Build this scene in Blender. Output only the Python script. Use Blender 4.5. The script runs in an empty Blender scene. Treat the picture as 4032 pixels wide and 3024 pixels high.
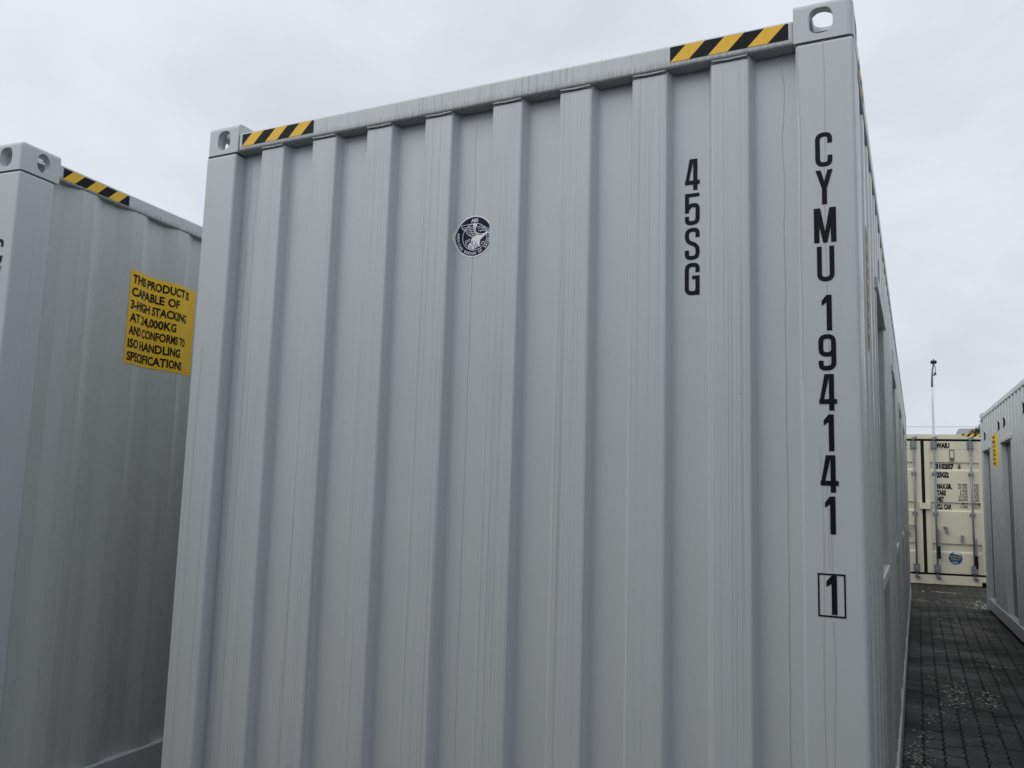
import bpy, bmesh, math, random
from mathutils import Vector, Matrix
random.seed(7)
R_ = math.radians
scene = bpy.context.scene
col = scene.collection

# ------------------------------------------------------------------ camera
CAM = (2.5621, -2.4037, 1.4753); YAW, PITCH, ROLL, FPX = 0.44888, 0.12490, 0.02913, 3310.05
def cam_axes():
    cy, sy, cp, sp = math.cos(YAW), math.sin(YAW), math.cos(PITCH), math.sin(PITCH)
    f = Vector((-sy*cp, cy*cp, sp)); r = Vector((cy, sy, 0)); u = r.cross(f)
    c, s = math.cos(ROLL), math.sin(ROLL)
    return c*r+s*u, -s*r+c*u, f
CR, CU, CF = cam_axes()
cam_data = bpy.data.cameras.new("camera"); cam = bpy.data.objects.new("camera", cam_data); col.objects.link(cam)
M = Matrix((CR, CU, -CF)).transposed().to_4x4(); M.translation = Vector(CAM); cam.matrix_world = M
cam_data.sensor_fit = 'HORIZONTAL'; cam_data.sensor_width = 36.0; cam_data.lens = FPX/4032*36
cam_data.clip_start = 0.05; cam_data.clip_end = 6000
scene.camera = cam
def project(P):
    d = Vector(P)-Vector(CAM); z = d.dot(CF)
    return (2016+FPX*d.dot(CR)/z, 1512-FPX*d.dot(CU)/z, z)

# ------------------------------------------------------------------ overcast sky and soft sun
SUN_EL, SUN_AZ = 44, 216          # azimuth: clockwise from +y (sun stands left of and behind the camera)
w = bpy.data.worlds.new("World"); scene.world = w; w.use_nodes = True
nt = w.node_tree; nt.nodes.clear()
N = nt.nodes.new; LK = nt.links.new
out = N('ShaderNodeOutputWorld'); bg = N('ShaderNodeBackground'); LK(bg.outputs[0], out.inputs[0])
sky = N('ShaderNodeTexSky'); sky.sky_type = 'NISHITA'; sky.sun_disc = False
sky.sun_elevation = R_(SUN_EL); sky.sun_rotation = R_(SUN_AZ); sky.air_density = 1.0; sky.dust_density = 4.0
sc = N('ShaderNodeVectorMath'); sc.operation = 'SCALE'; sc.inputs['Scale'].default_value = 0.9; LK(sky.outputs[0], sc.inputs[0])
tc = N('ShaderNodeTexCoord'); mp = N('ShaderNodeMapping'); mp.inputs['Scale'].default_value = (1.3, 1.3, 3.0)
mp.inputs['Rotation'].default_value = (0.25, 0.1, 0.6)
LK(tc.outputs['Generated'], mp.inputs[0])
n1 = N('ShaderNodeTexNoise'); n1.inputs['Scale'].default_value = 2.1; n1.inputs['Detail'].default_value = 5; n1.inputs['Roughness'].default_value = 0.5
n1.inputs['Distortion'].default_value = 0.4
LK(mp.outputs[0], n1.inputs[0])
rp = N('ShaderNodeValToRGB'); rp.color_ramp.interpolation = 'B_SPLINE'
rp.color_ramp.elements[0].position = 0.28; rp.color_ramp.elements[0].color = (0.60, 0.645, 0.725, 1)
rp.color_ramp.elements[1].position = 0.68; rp.color_ramp.elements[1].color = (0.88, 0.915, 0.98, 1)
LK(n1.outputs[0], rp.inputs[0])
up = N('ShaderNodeVectorMath'); up.operation = 'SCALE'; up.inputs['Scale'].default_value = 10.0; LK(rp.outputs[0], up.inputs[0])
mx = N('ShaderNodeMix'); mx.data_type = 'RGBA'; mx.inputs[0].default_value = 0.94
LK(sc.outputs[0], mx.inputs[6]); LK(up.outputs[0], mx.inputs[7]); LK(mx.outputs[2], bg.inputs[0])
bg.inputs[1].default_value = 0.1
sd = bpy.data.lights.new("sun", 'SUN'); sd.energy = 1.0; sd.angle = R_(50); sd.color = (1.0, 0.98, 0.95)
so = bpy.data.objects.new("sun", sd); col.objects.link(so)
sdir = Vector((math.sin(R_(SUN_AZ))*math.cos(R_(SUN_EL)), math.cos(R_(SUN_AZ))*math.cos(R_(SUN_EL)), math.sin(R_(SUN_EL))))
so.rotation_euler = sdir.to_track_quat('Z', 'Y').to_euler()
vs = scene.view_settings; vs.view_transform = 'Standard'; vs.look = 'None'; vs.exposure = 0.0; vs.gamma = 1.0; vs.use_curve_mapping = False

# ------------------------------------------------------------------ materials
def new_mat(name, base, rough=0.5, metal=0.0, spec=0.5):
    m = bpy.data.materials.new(name); m.use_nodes = True
    b = m.node_tree.nodes['Principled BSDF']
    b.inputs['Base Color'].default_value = (*base, 1); b.inputs['Roughness'].default_value = rough
    b.inputs['Metallic'].default_value = metal; b.inputs['Specular IOR Level'].default_value = spec
    return m, m.node_tree, b
def noise(t, scale, vec=None, detail=3, rough=0.5, mapscale=None):
    n = t.nodes.new('ShaderNodeTexNoise'); n.inputs['Scale'].default_value = scale; n.inputs['Detail'].default_value = detail
    n.inputs['Roughness'].default_value = rough
    c = t.nodes.new('ShaderNodeTexCoord')
    if mapscale:
        mm = t.nodes.new('ShaderNodeMapping'); mm.inputs['Scale'].default_value = mapscale
        t.links.new(c.outputs['Object'], mm.inputs[0]); t.links.new(mm.outputs[0], n.inputs[0])
    else: t.links.new(c.outputs['Object'], n.inputs[0])
    return n.outputs['Fac']
def ramp(t, inp, p0, p1, v0=0.0, v1=1.0):
    r = t.nodes.new('ShaderNodeMapRange'); r.inputs[1].default_value = p0; r.inputs[2].default_value = p1
    r.inputs[3].default_value = v0; r.inputs[4].default_value = v1; t.links.new(inp, r.inputs[0]); return r.outputs[0]
def mixc(t, fac, a, b):
    m = t.nodes.new('ShaderNodeMix'); m.data_type = 'RGBA'
    for sock, v in ((m.inputs[0], fac), (m.inputs[6], a), (m.inputs[7], b)):
        if hasattr(v, 'links') or hasattr(v, 'is_linked'): t.links.new(v, sock)
        elif isinstance(v, (int, float)): sock.default_value = v
        else: sock.default_value = (*v, 1)
    return m.outputs[2]
def mathn(t, op, a, b):
    m = t.nodes.new('ShaderNodeMath'); m.operation = op
    for sock, v in ((m.inputs[0], a), (m.inputs[1], b)):
        if isinstance(v, (int, float)): sock.default_value = v
        else: t.links.new(v, sock)
    return m.outputs[0]
def bump(t, bsdf, h, strength, dist=0.01):
    b = t.nodes.new('ShaderNodeBump'); b.inputs['Strength'].default_value = strength; b.inputs['Distance'].default_value = dist
    t.links.new(h, b.inputs['Height']); t.links.new(b.outputs[0], bsdf.inputs['Normal'])

def paint_mat(name, base, rough=0.38, dirt=(0.17, 0.175, 0.17), streak=0.35, ribs=False, fine=150.0, grime=0.3, thr=0.585, rail=False):
    m, t, b = new_mat(name, base, rough)
    tcw = t.nodes.new('ShaderNodeTexCoord'); wob = t.nodes.new('ShaderNodeTexNoise'); wob.inputs['Scale'].default_value = 9.0; wob.inputs['Detail'].default_value = 2
    t.links.new(tcw.outputs['Object'], wob.inputs[0])
    wv = t.nodes.new('ShaderNodeVectorMath'); wv.operation = 'MULTIPLY_ADD'; wv.inputs[1].default_value = (0.0025, 0.0025, 0); t.links.new(wob.outputs['Color'], wv.inputs[0]); t.links.new(tcw.outputs['Object'], wv.inputs[2])
    wm = t.nodes.new('ShaderNodeMapping'); wm.inputs['Scale'].default_value = (fine, fine, 0.35); t.links.new(wv.outputs[0], wm.inputs[0])
    dn = t.nodes.new('ShaderNodeTexNoise'); dn.inputs['Scale'].default_value = 1.0; dn.inputs['Detail'].default_value = 2; dn.inputs['Roughness'].default_value = 0.6; t.links.new(wm.outputs[0], dn.inputs[0])
    s1 = ramp(t, dn.outputs['Fac'], thr, thr+0.09)       # thin drip lines
    s1 = mathn(t, 'MULTIPLY', s1, ramp(t, noise(t, 1.0, mapscale=(3.1, 3.1, 0.7), detail=2), 0.28, 0.58))
    s2 = ramp(t, noise(t, 1.0, mapscale=(26, 26, 0.4), detail=3), 0.45, 0.72)                              # broad soft drips
    if ribs:
        c = t.nodes.new('ShaderNodeTexCoord'); sp = t.nodes.new('ShaderNodeSeparateXYZ'); t.links.new(c.outputs['Object'], sp.inputs[0])
        mask = ramp(t, sp.outputs[1], 0.021, 0.030, 1.0, 0.06)
        s1 = mathn(t, 'MULTIPLY', s1, mask); s2 = mathn(t, 'MULTIPLY', s2, mask)
    cl = ramp(t, noise(t, 2.2, detail=5, rough=0.6), 0.35, 0.75)
    c0 = mixc(t, mathn(t, 'MULTIPLY', cl, grime*0.45), base, tuple(x*y for x, y in zip(base, (0.84, 0.865, 0.86))))
    c1 = mixc(t, mathn(t, 'MULTIPLY', s2, grime*0.6), c0, tuple(x*y for x, y in zip(base, (0.84, 0.875, 0.84))))
    c2 = mixc(t, mathn(t, 'MULTIPLY', s1, streak), c1, dirt)
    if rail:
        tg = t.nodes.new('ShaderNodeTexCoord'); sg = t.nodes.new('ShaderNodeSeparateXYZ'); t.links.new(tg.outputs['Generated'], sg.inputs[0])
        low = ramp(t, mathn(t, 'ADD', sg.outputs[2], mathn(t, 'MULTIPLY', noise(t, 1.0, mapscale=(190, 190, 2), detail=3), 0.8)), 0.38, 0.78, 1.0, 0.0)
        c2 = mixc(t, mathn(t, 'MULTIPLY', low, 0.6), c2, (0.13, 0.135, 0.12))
    speck = ramp(t, noise(t, 46, detail=2), 0.735, 0.76)
    c3 = mixc(t, mathn(t, 'MULTIPLY', speck, 0.12), c2, (0.12, 0.115, 0.11))
    t.links.new(c3, b.inputs['Base Color'])
    t.links.new(ramp(t, noise(t, 5.0, detail=4), 0.3, 0.7, rough-0.07, rough+0.10), b.inputs['Roughness'])
    h = mathn(t, 'ADD', mathn(t, 'MULTIPLY', noise(t, 240, detail=2), 0.06), mathn(t, 'MULTIPLY', noise(t, 1.0, mapscale=(7, 7, 2.5), detail=2), 1.0))
    bump(t, b, h, 0.10, 0.012)
    return m
GREY = (0.572, 0.606, 0.613)
MT = {}
MT['paint'] = paint_mat('grey_paint', GREY, streak=0.22, grime=0.25, fine=70, thr=0.63)
MT['endpaint'] = paint_mat('grey_paint_drip', GREY, streak=0.30, ribs=True, fine=230, thr=0.535)
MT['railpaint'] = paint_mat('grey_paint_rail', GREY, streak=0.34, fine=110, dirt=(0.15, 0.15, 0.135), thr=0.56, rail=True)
MT['sidepaint'] = paint_mat('grey_paint_side', (0.565, 0.588, 0.578), rough=0.28, streak=0.10, fine=60)
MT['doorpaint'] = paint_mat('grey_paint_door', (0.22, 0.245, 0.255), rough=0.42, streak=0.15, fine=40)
MT['navypaint'] = paint_mat('dark_blue_paint', (0.03, 0.045, 0.08), rough=0.5, dirt=(0.02, 0.02, 0.03), streak=0.2)
MT['barpaint'] = paint_mat('white_bar', (0.66, 0.67, 0.66), rough=0.35, streak=0.2)
MT['cream'] = paint_mat('cream_paint', (0.71, 0.67, 0.51), rough=0.5, dirt=(0.4, 0.37, 0.27), streak=0.12, fine=30, grime=0.25)
MT['drip'] = new_mat('drip_stain', (0.485, 0.50, 0.485), 0.6)[0]
MT['grime'] = new_mat('weld_grime_shadow', (0.10, 0.10, 0.095), 0.8)[0]  # grime in the post joints; also colours the painted shadow strips under weld beads
def vinyl(name, base, rough=0.42, amt=0.12):
    m, t, b = new_mat(name, base, rough, spec=0.35 if max(base) > 0.1 else 0.10)
    f = ramp(t, noise(t, 1.0, mapscale=(90, 90, 1.2), detail=3), 0.45, 0.75)
    t.links.new(mixc(t, mathn(t, 'MULTIPLY', f, amt*2), base, tuple(x*0.72+0.02 for x in base)), b.inputs['Base Color'])
    return m
MT['yellow'] = vinyl('yellow_vinyl', (0.94, 0.56, 0.03))
MT['notice'] = vinyl('notice_yellow', (1.0, 0.62, 0.03), 0.5, 0.04)
MT['badge'] = vinyl('badge_yellow', (0.40, 0.38, 0.07), 0.45, 0.05)
MT['black'] = vinyl('black_vinyl', (0.013, 0.014, 0.018), 0.4)
MT['navy'] = vinyl('navy_vinyl', (0.012, 0.014, 0.045), 0.4)
MT['white'] = vinyl('white_vinyl', (0.92, 0.94, 0.96), 0.4, 0.05)
MT['blue'] = vinyl('blue_vinyl', (0.02, 0.05, 0.25), 0.4)
MT['rubber'] = vinyl('black_gasket_gap', (0.012, 0.012, 0.013), 0.6)
m, t, b = new_mat('galvanised_steel', (0.36, 0.39, 0.42), 0.45, 0.35)
t.links.new(mixc(t, ramp(t, noise(t, 30, detail=4), 0.35, 0.7), (0.19, 0.215, 0.24), (0.31, 0.335, 0.36)), b.inputs['Base Color']); MT['galv'] = m
MT['brown'] = vinyl('brown_plate', (0.16, 0.12, 0.08), 0.5)
MT['dark'] = new_mat('dark_steel', (0.02, 0.021, 0.024), 0.5)[0]
MT['poleupper'] = vinyl('pole_grey', (0.22, 0.21, 0.23), 0.5)
MT['polelower'] = vinyl('pole_white', (0.74, 0.72, 0.77), 0.4)

def paver_mat(name, per_island):
    m, t, b = new_mat(name, (0.06, 0.058, 0.055), 0.55, spec=0.28)
    if per_island: rnd = t.nodes.new('ShaderNodeNewGeometry').outputs['Random Per Island']
    else: rnd = t.nodes.new('ShaderNodeObjectInfo').outputs['Random']
    geo = t.nodes.new('ShaderNodeNewGeometry')
    def wn(scale, detail=4, sc3=(1, 1, 1)):
        n = t.nodes.new('ShaderNodeTexNoise'); n.inputs['Scale'].default_value = scale; n.inputs['Detail'].default_value = detail
        mm = t.nodes.new('ShaderNodeMapping'); mm.inputs['Scale'].default_value = sc3
        t.links.new(geo.outputs['Position'], mm.inputs[0]); t.links.new(mm.outputs[0], n.inputs[0]); return n.outputs['Fac']
    a = mixc(t, rnd, (0.022, 0.0215, 0.020), (0.042, 0.040, 0.036))
    moss = ramp(t, wn(1.1), 0.45, 0.62)
    a = mixc(t, mathn(t, 'MULTIPLY', moss, 0.45), a, (0.022, 0.021, 0.016))
    dust = ramp(t, wn(0.8, 4, (1, 0.6, 1)), 0.50, 0.70)
    a = mixc(t, mathn(t, 'MULTIPLY', dust, 0.5), a, (0.070, 0.065, 0.054))
    gr = ramp(t, wn(160, 2), 0.35, 0.7)
    a = mixc(t, mathn(t, 'MULTIPLY', gr, 0.35), a, (0.018, 0.018, 0.018))
    t.links.new(a, b.inputs['Base Color'])
    t.links.new(ramp(t, wn(1.7, 3), 0.36, 0.66, 0.50, 0.78), b.inputs['Roughness'])
    bump(t, b, wn(120, 3), 0.35, 0.004)
    return m
MT['paver'] = paver_mat('paver_concrete', False); MT['paverI'] = paver_mat('paver_concrete_field', True)
m, t, b = new_mat('joint_soil', (0.02, 0.02, 0.014), 0.9)
f = noise(t, 22, detail=6); t.links.new(mixc(t, f, (0.006, 0.006, 0.004), (0.018, 0.019, 0.010)), b.inputs['Base Color']); bump(t, b, f, 0.5, 0.01); MT['soil'] = m

# ------------------------------------------------------------------ mesh helpers
class MB:
    def __init__(s): s.v = []; s.f = []; s.m = []
    def quad(s, *p, m=0):
        i = len(s.v); s.v += [tuple(q) for q in p]; s.f.append(tuple(range(i, i+len(p)))); s.m.append(m)
    def box(s, x0, x1, y0, y1, z0, z1, m=0):
        i = len(s.v); s.v += [(x, y, z) for z in (z0, z1) for y in (y0, y1) for x in (x0, x1)]
        for f in ((0, 2, 3, 1), (4, 5, 7, 6), (0, 1, 5, 4), (2, 6, 7, 3), (0, 4, 6, 2), (1, 3, 7, 5)):
            s.f.append(tuple(i+k for k in f)); s.m.append(m)
    def tube(s, pts, r, n=10, cap=True, m=0):
        pts = [Vector(p) for p in pts]; rs = r if isinstance(r, (list, tuple)) else [r]*len(pts)
        i0 = len(s.v)
        for k, p in enumerate(pts):
            d = (pts[min(k+1, len(pts)-1)]-pts[max(k-1, 0)]).normalized()
            a = d.cross(Vector((0.3, 1, 0.13))).normalized(); b_ = d.cross(a)
            for j in range(n):
                an = 2*math.pi*j/n; s.v.append(tuple(p+rs[k]*(math.cos(an)*a+math.sin(an)*b_)))
        for k in range(len(pts)-1):
            for j in range(n):
                a0 = i0+k*n+j; a1 = i0+k*n+(j+1) % n
                s.f.append((a0, a1, a1+n, a0+n)); s.m.append(m)
        if cap:
            s.f.append(tuple(i0+j for j in reversed(range(n)))); s.m.append(m)
            e = i0+(len(pts)-1)*n; s.f.append(tuple(e+j for j in range(n))); s.m.append(m)
    def mesh(s, name, mats):
        me = bpy.data.meshes.new(name); me.from_pydata(s.v, [], s.f)
        for q in (mats if isinstance(mats, (list, tuple)) else [mats]): me.materials.append(q)
        for p, k in zip(me.polygons, s.m): p.material_index = k
        return me
    def build(s, name, mats, parent=None, smooth=False, fixn=True):
        me = s.mesh(name, mats)
        if fixn:
            bm = bmesh.new(); bm.from_mesh(me); bmesh.ops.recalc_face_normals(bm, faces=bm.faces); bm.to_mesh(me); bm.free()
        if smooth:
            for p in me.polygons: p.use_smooth = True
        return link(name, me, parent)
def link(name, me, parent=None):
    o = bpy.data.objects.new(name, me); col.objects.link(o); o.parent = parent; return o
def empty(name, loc, rz=0.0):
    o = bpy.data.objects.new(name, None); col.objects.link(o); o.location = loc; o.rotation_euler = (0, 0, rz); o.empty_display_size = 0.2; return o
def tag(o, label, cat, group=None, kind=None):
    if label: o['label'] = label
    if cat: o['category'] = cat
    if group: o['group'] = group
    if kind: o['kind'] = kind
    return o
def rbox(name, d, r, mat, parent, seg=3):
    bm = bmesh.new(); x0, x1, y0, y1, z0, z1 = d
    vs_ = [bm.verts.new((x, y, z)) for z in (z0, z1) for y in (y0, y1) for x in (x0, x1)]
    for f in ((0, 2, 3, 1), (4, 5, 7, 6), (0, 1, 5, 4), (2, 6, 7, 3), (0, 4, 6, 2), (1, 3, 7, 5)): bm.faces.new([vs_[k] for k in f])
    bmesh.ops.bevel(bm, geom=bm.edges[:], offset=r, segments=seg, affect='EDGES', profile=0.5)
    bmesh.ops.recalc_face_normals(bm, faces=bm.faces)
    me = bpy.data.meshes.new(name); bm.to_mesh(me); bm.free(); me.materials.append(mat)
    return link(name, me, parent)

# 2-D shapes: list of polygons in (a, z); laid on a profiled wall by a mapper
def ribbon(pts, w, closed=False):
    pts = [Vector(p) for p in pts]; n = len(pts); L, Rr = [], []
    for i, p in enumerate(pts):
        if closed: a, b_ = pts[i-1], pts[(i+1) % n]
        else: a, b_ = pts[max(i-1, 0)], pts[min(i+1, n-1)]
        d1 = (p-a).normalized() if (p-a).length > 1e-9 else (b_-p).normalized()
        d2 = (b_-p).normalized() if (b_-p).length > 1e-9 else d1
        t_ = (d1+d2).normalized(); nn = Vector((-t_.y, t_.x)); k = max(0.45, nn.dot(Vector((-d1.y, d1.x))))
        L.append(p+nn*(w/2/k)); Rr.append(p-nn*(w/2/k))
    return [[tuple(L[i]), tuple(L[(i+1) % n]), tuple(Rr[(i+1) % n]), tuple(Rr[i])] for i in range(n if closed else n-1)]
def fillet(pts, r, closed=False, seg=5):
    pts = [Vector(p) for p in pts]; n = len(pts); o = []
    for i, p in enumerate(pts):
        if not closed and i in (0, n-1): o.append(p); continue
        a, b_ = pts[i-1], pts[(i+1) % n]; u, v = (a-p), (b_-p)
        rr = min(r, u.length*0.49, v.length*0.49); u.normalize(); v.normalize()
        ang = u.angle(v)
        if ang > 2.9 or rr < 1e-6: o.append(p); continue
        q0, q1 = p+u*rr, p+v*rr
        for k in range(seg+1):
            s_ = k/seg; o.append(q0*(1-s_)**2+p*2*s_*(1-s_)+q1*s_*s_)
    return o
T, l_, r_ = 0.125, 0.063, 0.387
def glyph(ch):
    """stroke polygons (layers) in a box 0.45 x 1"""
    rb = lambda p, w=T, f=0.17: ribbon(fillet(p, f), w)
    if ch == 'C': return 0.45, [rb([(r_, .68), (r_, .94), (l_, .94), (l_, .06), (r_, .06), (r_, .32)])]
    if ch == 'U': return 0.45, [rb([(l_, 1), (l_, .06), (r_, .06), (r_, 1)])]
    if ch == 'S': return 0.45, [rb([(r_, .70), (r_, .94), (l_, .94), (l_, .57), (r_, .44), (r_, .06), (l_, .06), (l_, .30)], f=.16)]
    if ch == 'G': return 0.45, [rb([(r_, .70), (r_, .94), (l_, .94), (l_, .06), (r_-.02, .06), (r_, .22)]), [[(.225, .49), (.225, .60), (.45, .60), (.45, .0), (.36, .0), (.325, .09), (.325, .49)]]]
    if ch == '5': return 0.45, [[[(0, .38), (0, 1), (.44, 1), (.44, .885), (.125, .885), (.125, .38)]], rb([(.09, .50), (.16, .62), (r_, .62), (r_, .06), (l_, .06), (l_, .27)], f=.15)]
    if ch == '9': return 0.45, [ribbon(fillet([(l_, .94), (r_, .94), (r_, .44), (l_, .44)], .15, True), T, True), rb([(r_, .74), (r_, .06), (l_, .06), (l_, .27)])]
    if ch == '4': return 0.45, [[[(.25, 1), (.38, 1), (.38, 0), (.25, 0)]], [[(.14, 1), (.27, 1), (.115, .29), (0, .20)]], [[(0, .31), (.45, .31), (.45, .185), (0, .185)]]]
    if ch == '1': return 0.45, [[[(.225, 1), (.36, 1), (.36, 0), (.225, 0)]], [[(.23, 1), (.23, .80), (.10, .70), (.10, .84)]]]
    if ch == 'Y': return 0.45, [[[(.16, .43), (.29, .43), (.29, 0), (.16, 0)]], [[(0, 1), (.135, 1), (.29, .43), (.19, .36)]], [[(.45, 1), (.315, 1), (.16, .43), (.26, .36)]]]
    if ch == 'M': return 0.58, [[[(0, 1), (.14, 1), (.14, 0), (0, 0)], [(.44, 1), (.58, 1), (.58, 0), (.44, 0)]], [[(.03, 1), (.17, 1), (.345, .0), (.235, .0)]], [[(.55, 1), (.41, 1), (.235, .0), (.345, .0)]]]
    return 0.45, []
TXT = {}
def text_polys(body, h, wscale=1.0, bold=0.0):
    """builtin font text as a list of triangles, cap height h, left-bottom at 0,0; returns polys, width"""
    key = (body, bold)
    if key not in TXT:
        c = bpy.data.curves.new('t', 'FONT'); c.body = body; c.size = 1.0; c.resolution_u = 3; c.offset = bold; c.fill_mode = 'FRONT'
        o = bpy.data.objects.new('t', c); col.objects.link(o)
        bpy.context.view_layer.update()
        me = o.evaluated_get(bpy.context.evaluated_depsgraph_get()).to_mesh()
        TXT[key] = [[(me.vertices[i].co.x, me.vertices[i].co.y) for i in p.vertices] for p in me.polygons]
        o.to_mesh_clear(); bpy.data.objects.remove(o); bpy.data.curves.remove(c)
    ps = TXT[key]
    xs = [q[0] for p in ps for q in p]; x0, x1 = min(xs), max(xs); cap = 0.729
    return [[((q[0]-x0)*wscale*h/cap, q[1]*h/cap) for q in p] for p in ps], (x1-x0)*wscale*h/cap
def fit_text(body, h, width, bold=0.0):
    ps, w0 = text_polys(body, h, 1.0, bold); k = width/w0
    return [[(a*k, z) for a, z in p] for p in ps]
def shift(ps, da, dz): return [[(a+da, z+dz) for a, z in p] for p in ps]
def decal(name, layers, mapper, breaks, mats, parent):
    """layers: list of (polys, material index, lift); mapper(a, z, lift) -> xyz"""
    bm = bmesh.new(); lay = bm.verts.layers.float.new('lift')
    for polys, mi, lift in layers:
        for p in polys:
            if len(p) < 3: continue
            vv = [bm.verts.new((a, z, 0)) for a, z in p]
            for v in vv: v[lay] = lift
            try: f = bm.faces.new(vv)
            except ValueError: continue
            f.material_index = mi
    bmesh.ops.triangulate(bm, faces=[f for f in bm.faces if len(f.verts) > 4])
    if bm.verts:
        amin = min(v.co.x for v in bm.verts); amax = max(v.co.x for v in bm.verts)
        for b_ in breaks:
            if amin < b_ < amax:
                bmesh.ops.bisect_plane(bm, geom=bm.verts[:]+bm.edges[:]+bm.faces[:], dist=1e-6, plane_co=(b_, 0, 0), plane_no=(1, 0, 0))
    for v in bm.verts: v.co = mapper(v.co.x, v.co.y, v[lay])
    me = bpy.data.meshes.new(name); bm.to_mesh(me); bm.free()
    for q in mats: me.materials.append(q)
    return link(name, me, parent)
def interp(prof, a):
    if a <= prof[0][0]: return prof[0][1]
    for (a0, d0), (a1, d1) in zip(prof, prof[1:]):
        if a <= a1: return d0+(d1-d0)*(a-a0)/max(a1-a0, 1e-9)
    return prof[-1][1]
def soften(prof, r=0.006):
    p = fillet([Vector(q) for q in prof], r, seg=3); return [(q.x, q.y) for q in p]

# ------------------------------------------------------------------ corner casting (one mesh, mirrored to every corner)
CW, CL, CH = 0.162, 0.178, 0.118
def stadium(w_, h_, rx, ry, n=6):
    o = []
    for cx, cz, a0 in ((w_/2-rx, h_/2-ry, 0), (-(w_/2-rx), h_/2-ry, 90), (-(w_/2-rx), -(h_/2-ry), 180), (w_/2-rx, -(h_/2-ry), 270)):
        for k in range(n+1):
            a = R_(a0+90*k/n); o.append((cx+rx*math.cos(a), cz+ry*math.sin(a)))
    return o
def casting_mesh():
    def solid(bm):
        me = bpy.data.meshes.new('tmp'); bm.to_mesh(me); bm.free(); return bpy.data.objects.new('tmp', me)
    bm = bmesh.new(); bmesh.ops.create_cube(bm, size=1)
    for v in bm.verts: v.co = Vector(((v.co.x+.5)*CW, (v.co.y+.5)*CL, (v.co.z+.5)*CH))
    on = lambda e, i, val: all(abs(v.co[i]-val) < 1e-5 for v in e.verts)
    sel = [e for e in bm.edges if (on(e, 2, CH) and (on(e, 0, 0) or on(e, 1, 0))) or (on(e, 0, 0) and on(e, 1, 0))]
    bmesh.ops.bevel(bm, geom=sel, offset=0.016, segments=4, affect='EDGES', profile=0.5)
    base = solid(bm); col.objects.link(base)
    cut = bmesh.new()
    def prism(outline, fn):
        a = [cut.verts.new(fn(p, 0)) for p in outline]; b_ = [cut.verts.new(fn(p, 1)) for p in outline]
        cut.faces.new(a); cut.faces.new(list(reversed(b_)))
        for i in range(len(a)): cut.faces.new((a[i], b_[i], b_[(i+1) % len(a)], a[(i+1) % len(a)]))
    cuts = []
    def add(outline, fn):
        nonlocal cut
        cut = bmesh.new(); prism(outline, fn); bmesh.ops.recalc_face_normals(cut, faces=cut.faces); o = solid(cut); col.objects.link(o); cuts.append(o)
    bx0 = [(-.053, -.0385), (.053, -.0385), (.053, .0385), (-.053, .0385)]
    add([(0.026, 0.028), (0.137, 0.028), (0.137, 0.152), (0.026, 0.152)], lambda p, k: (p[0], p[1], 0.024 if k == 0 else CH-0.024))          # cavity
    add(stadium(0.066, 0.078, 0.025, 0.028), lambda p, k: (0.087+p[0], -0.03 if k == 0 else 0.06, 0.058+p[1]))                              # end aperture
    add(stadium(0.060, 0.080, 0.030, 0.038), lambda p, k: (-0.03 if k == 0 else 0.06, 0.098+p[0], 0.058+p[1]))                              # side aperture
    add(stadium(0.064, 0.122, 0.028, 0.030), lambda p, k: (0.0845+p[0], 0.091+p[1], 0.06 if k == 0 else 0.20))                              # top aperture
    for o in cuts:
        md = base.modifiers.new('b', 'BOOLEAN'); md.operation = 'DIFFERENCE'; md.object = o; md.solver = 'EXACT'
    bpy.context.view_layer.update()
    me = bpy.data.meshes.new_from_object(base.evaluated_get(bpy.context.evaluated_depsgraph_get()))
    for o in cuts+[base]: bpy.data.objects.remove(o)
    me.name = 'corner_casting'; me.materials.clear(); me.materials.append(MT['paint']); return me
CAST = casting_mesh()
CAST_CREAM = CAST.copy(); CAST_CREAM.materials.clear(); CAST_CREAM.materials.append(MT['cream'])
def castings(W, L, H, parent, me):
    for top in (True, False):
        for xs in (0, 1):
            for ys in (0, 1):
                o = link('corner_casting', me, parent)
                o.location = (W if xs else 0, L if ys else 0, H-CH if top else CH)
                o.scale = (-1 if xs else 1, -1 if ys else 1, 1 if top else -1)

def hazard(name, a0, a1, z0, z1, mapper, parent, n=6):
    pw = (a1-a0)/n; sh = z1-z0; ys, ks = [], []
    def clip(k0, k1):
        # parallelogram bottom a0+k0*pw.., top shifted by sh; clipped to the rectangle
        poly = [(a0+k0*pw, z0), (a0+k1*pw, z0), (a0+k1*pw+sh, z1), (a0+k0*pw+sh, z1)]
        for lim, sgn in ((a0, 1), (a1, -1)):
            o = []
            for i in range(len(poly)):
                p, q = poly[i], poly[(i+1) % len(poly)]; ip, iq = sgn*(p[0]-lim) >= -1e-9, sgn*(q[0]-lim) >= -1e-9
                if ip: o.append(p)
                if ip != iq:
                    s_ = (lim-p[0])/(q[0]-p[0]); o.append((lim, p[1]+s_*(q[1]-p[1])))
            poly = o
            if not poly: return []
        return poly
    for k in range(-1, n):
        (ys if k % 2 == 0 else ks).append(clip(k, k+1))
    return decal(name, [([p for p in ys if p], 0, 0.0012), ([p for p in ks if p], 1, 0.0012)], mapper, [], [MT['yellow'], MT['black']], parent)

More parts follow.
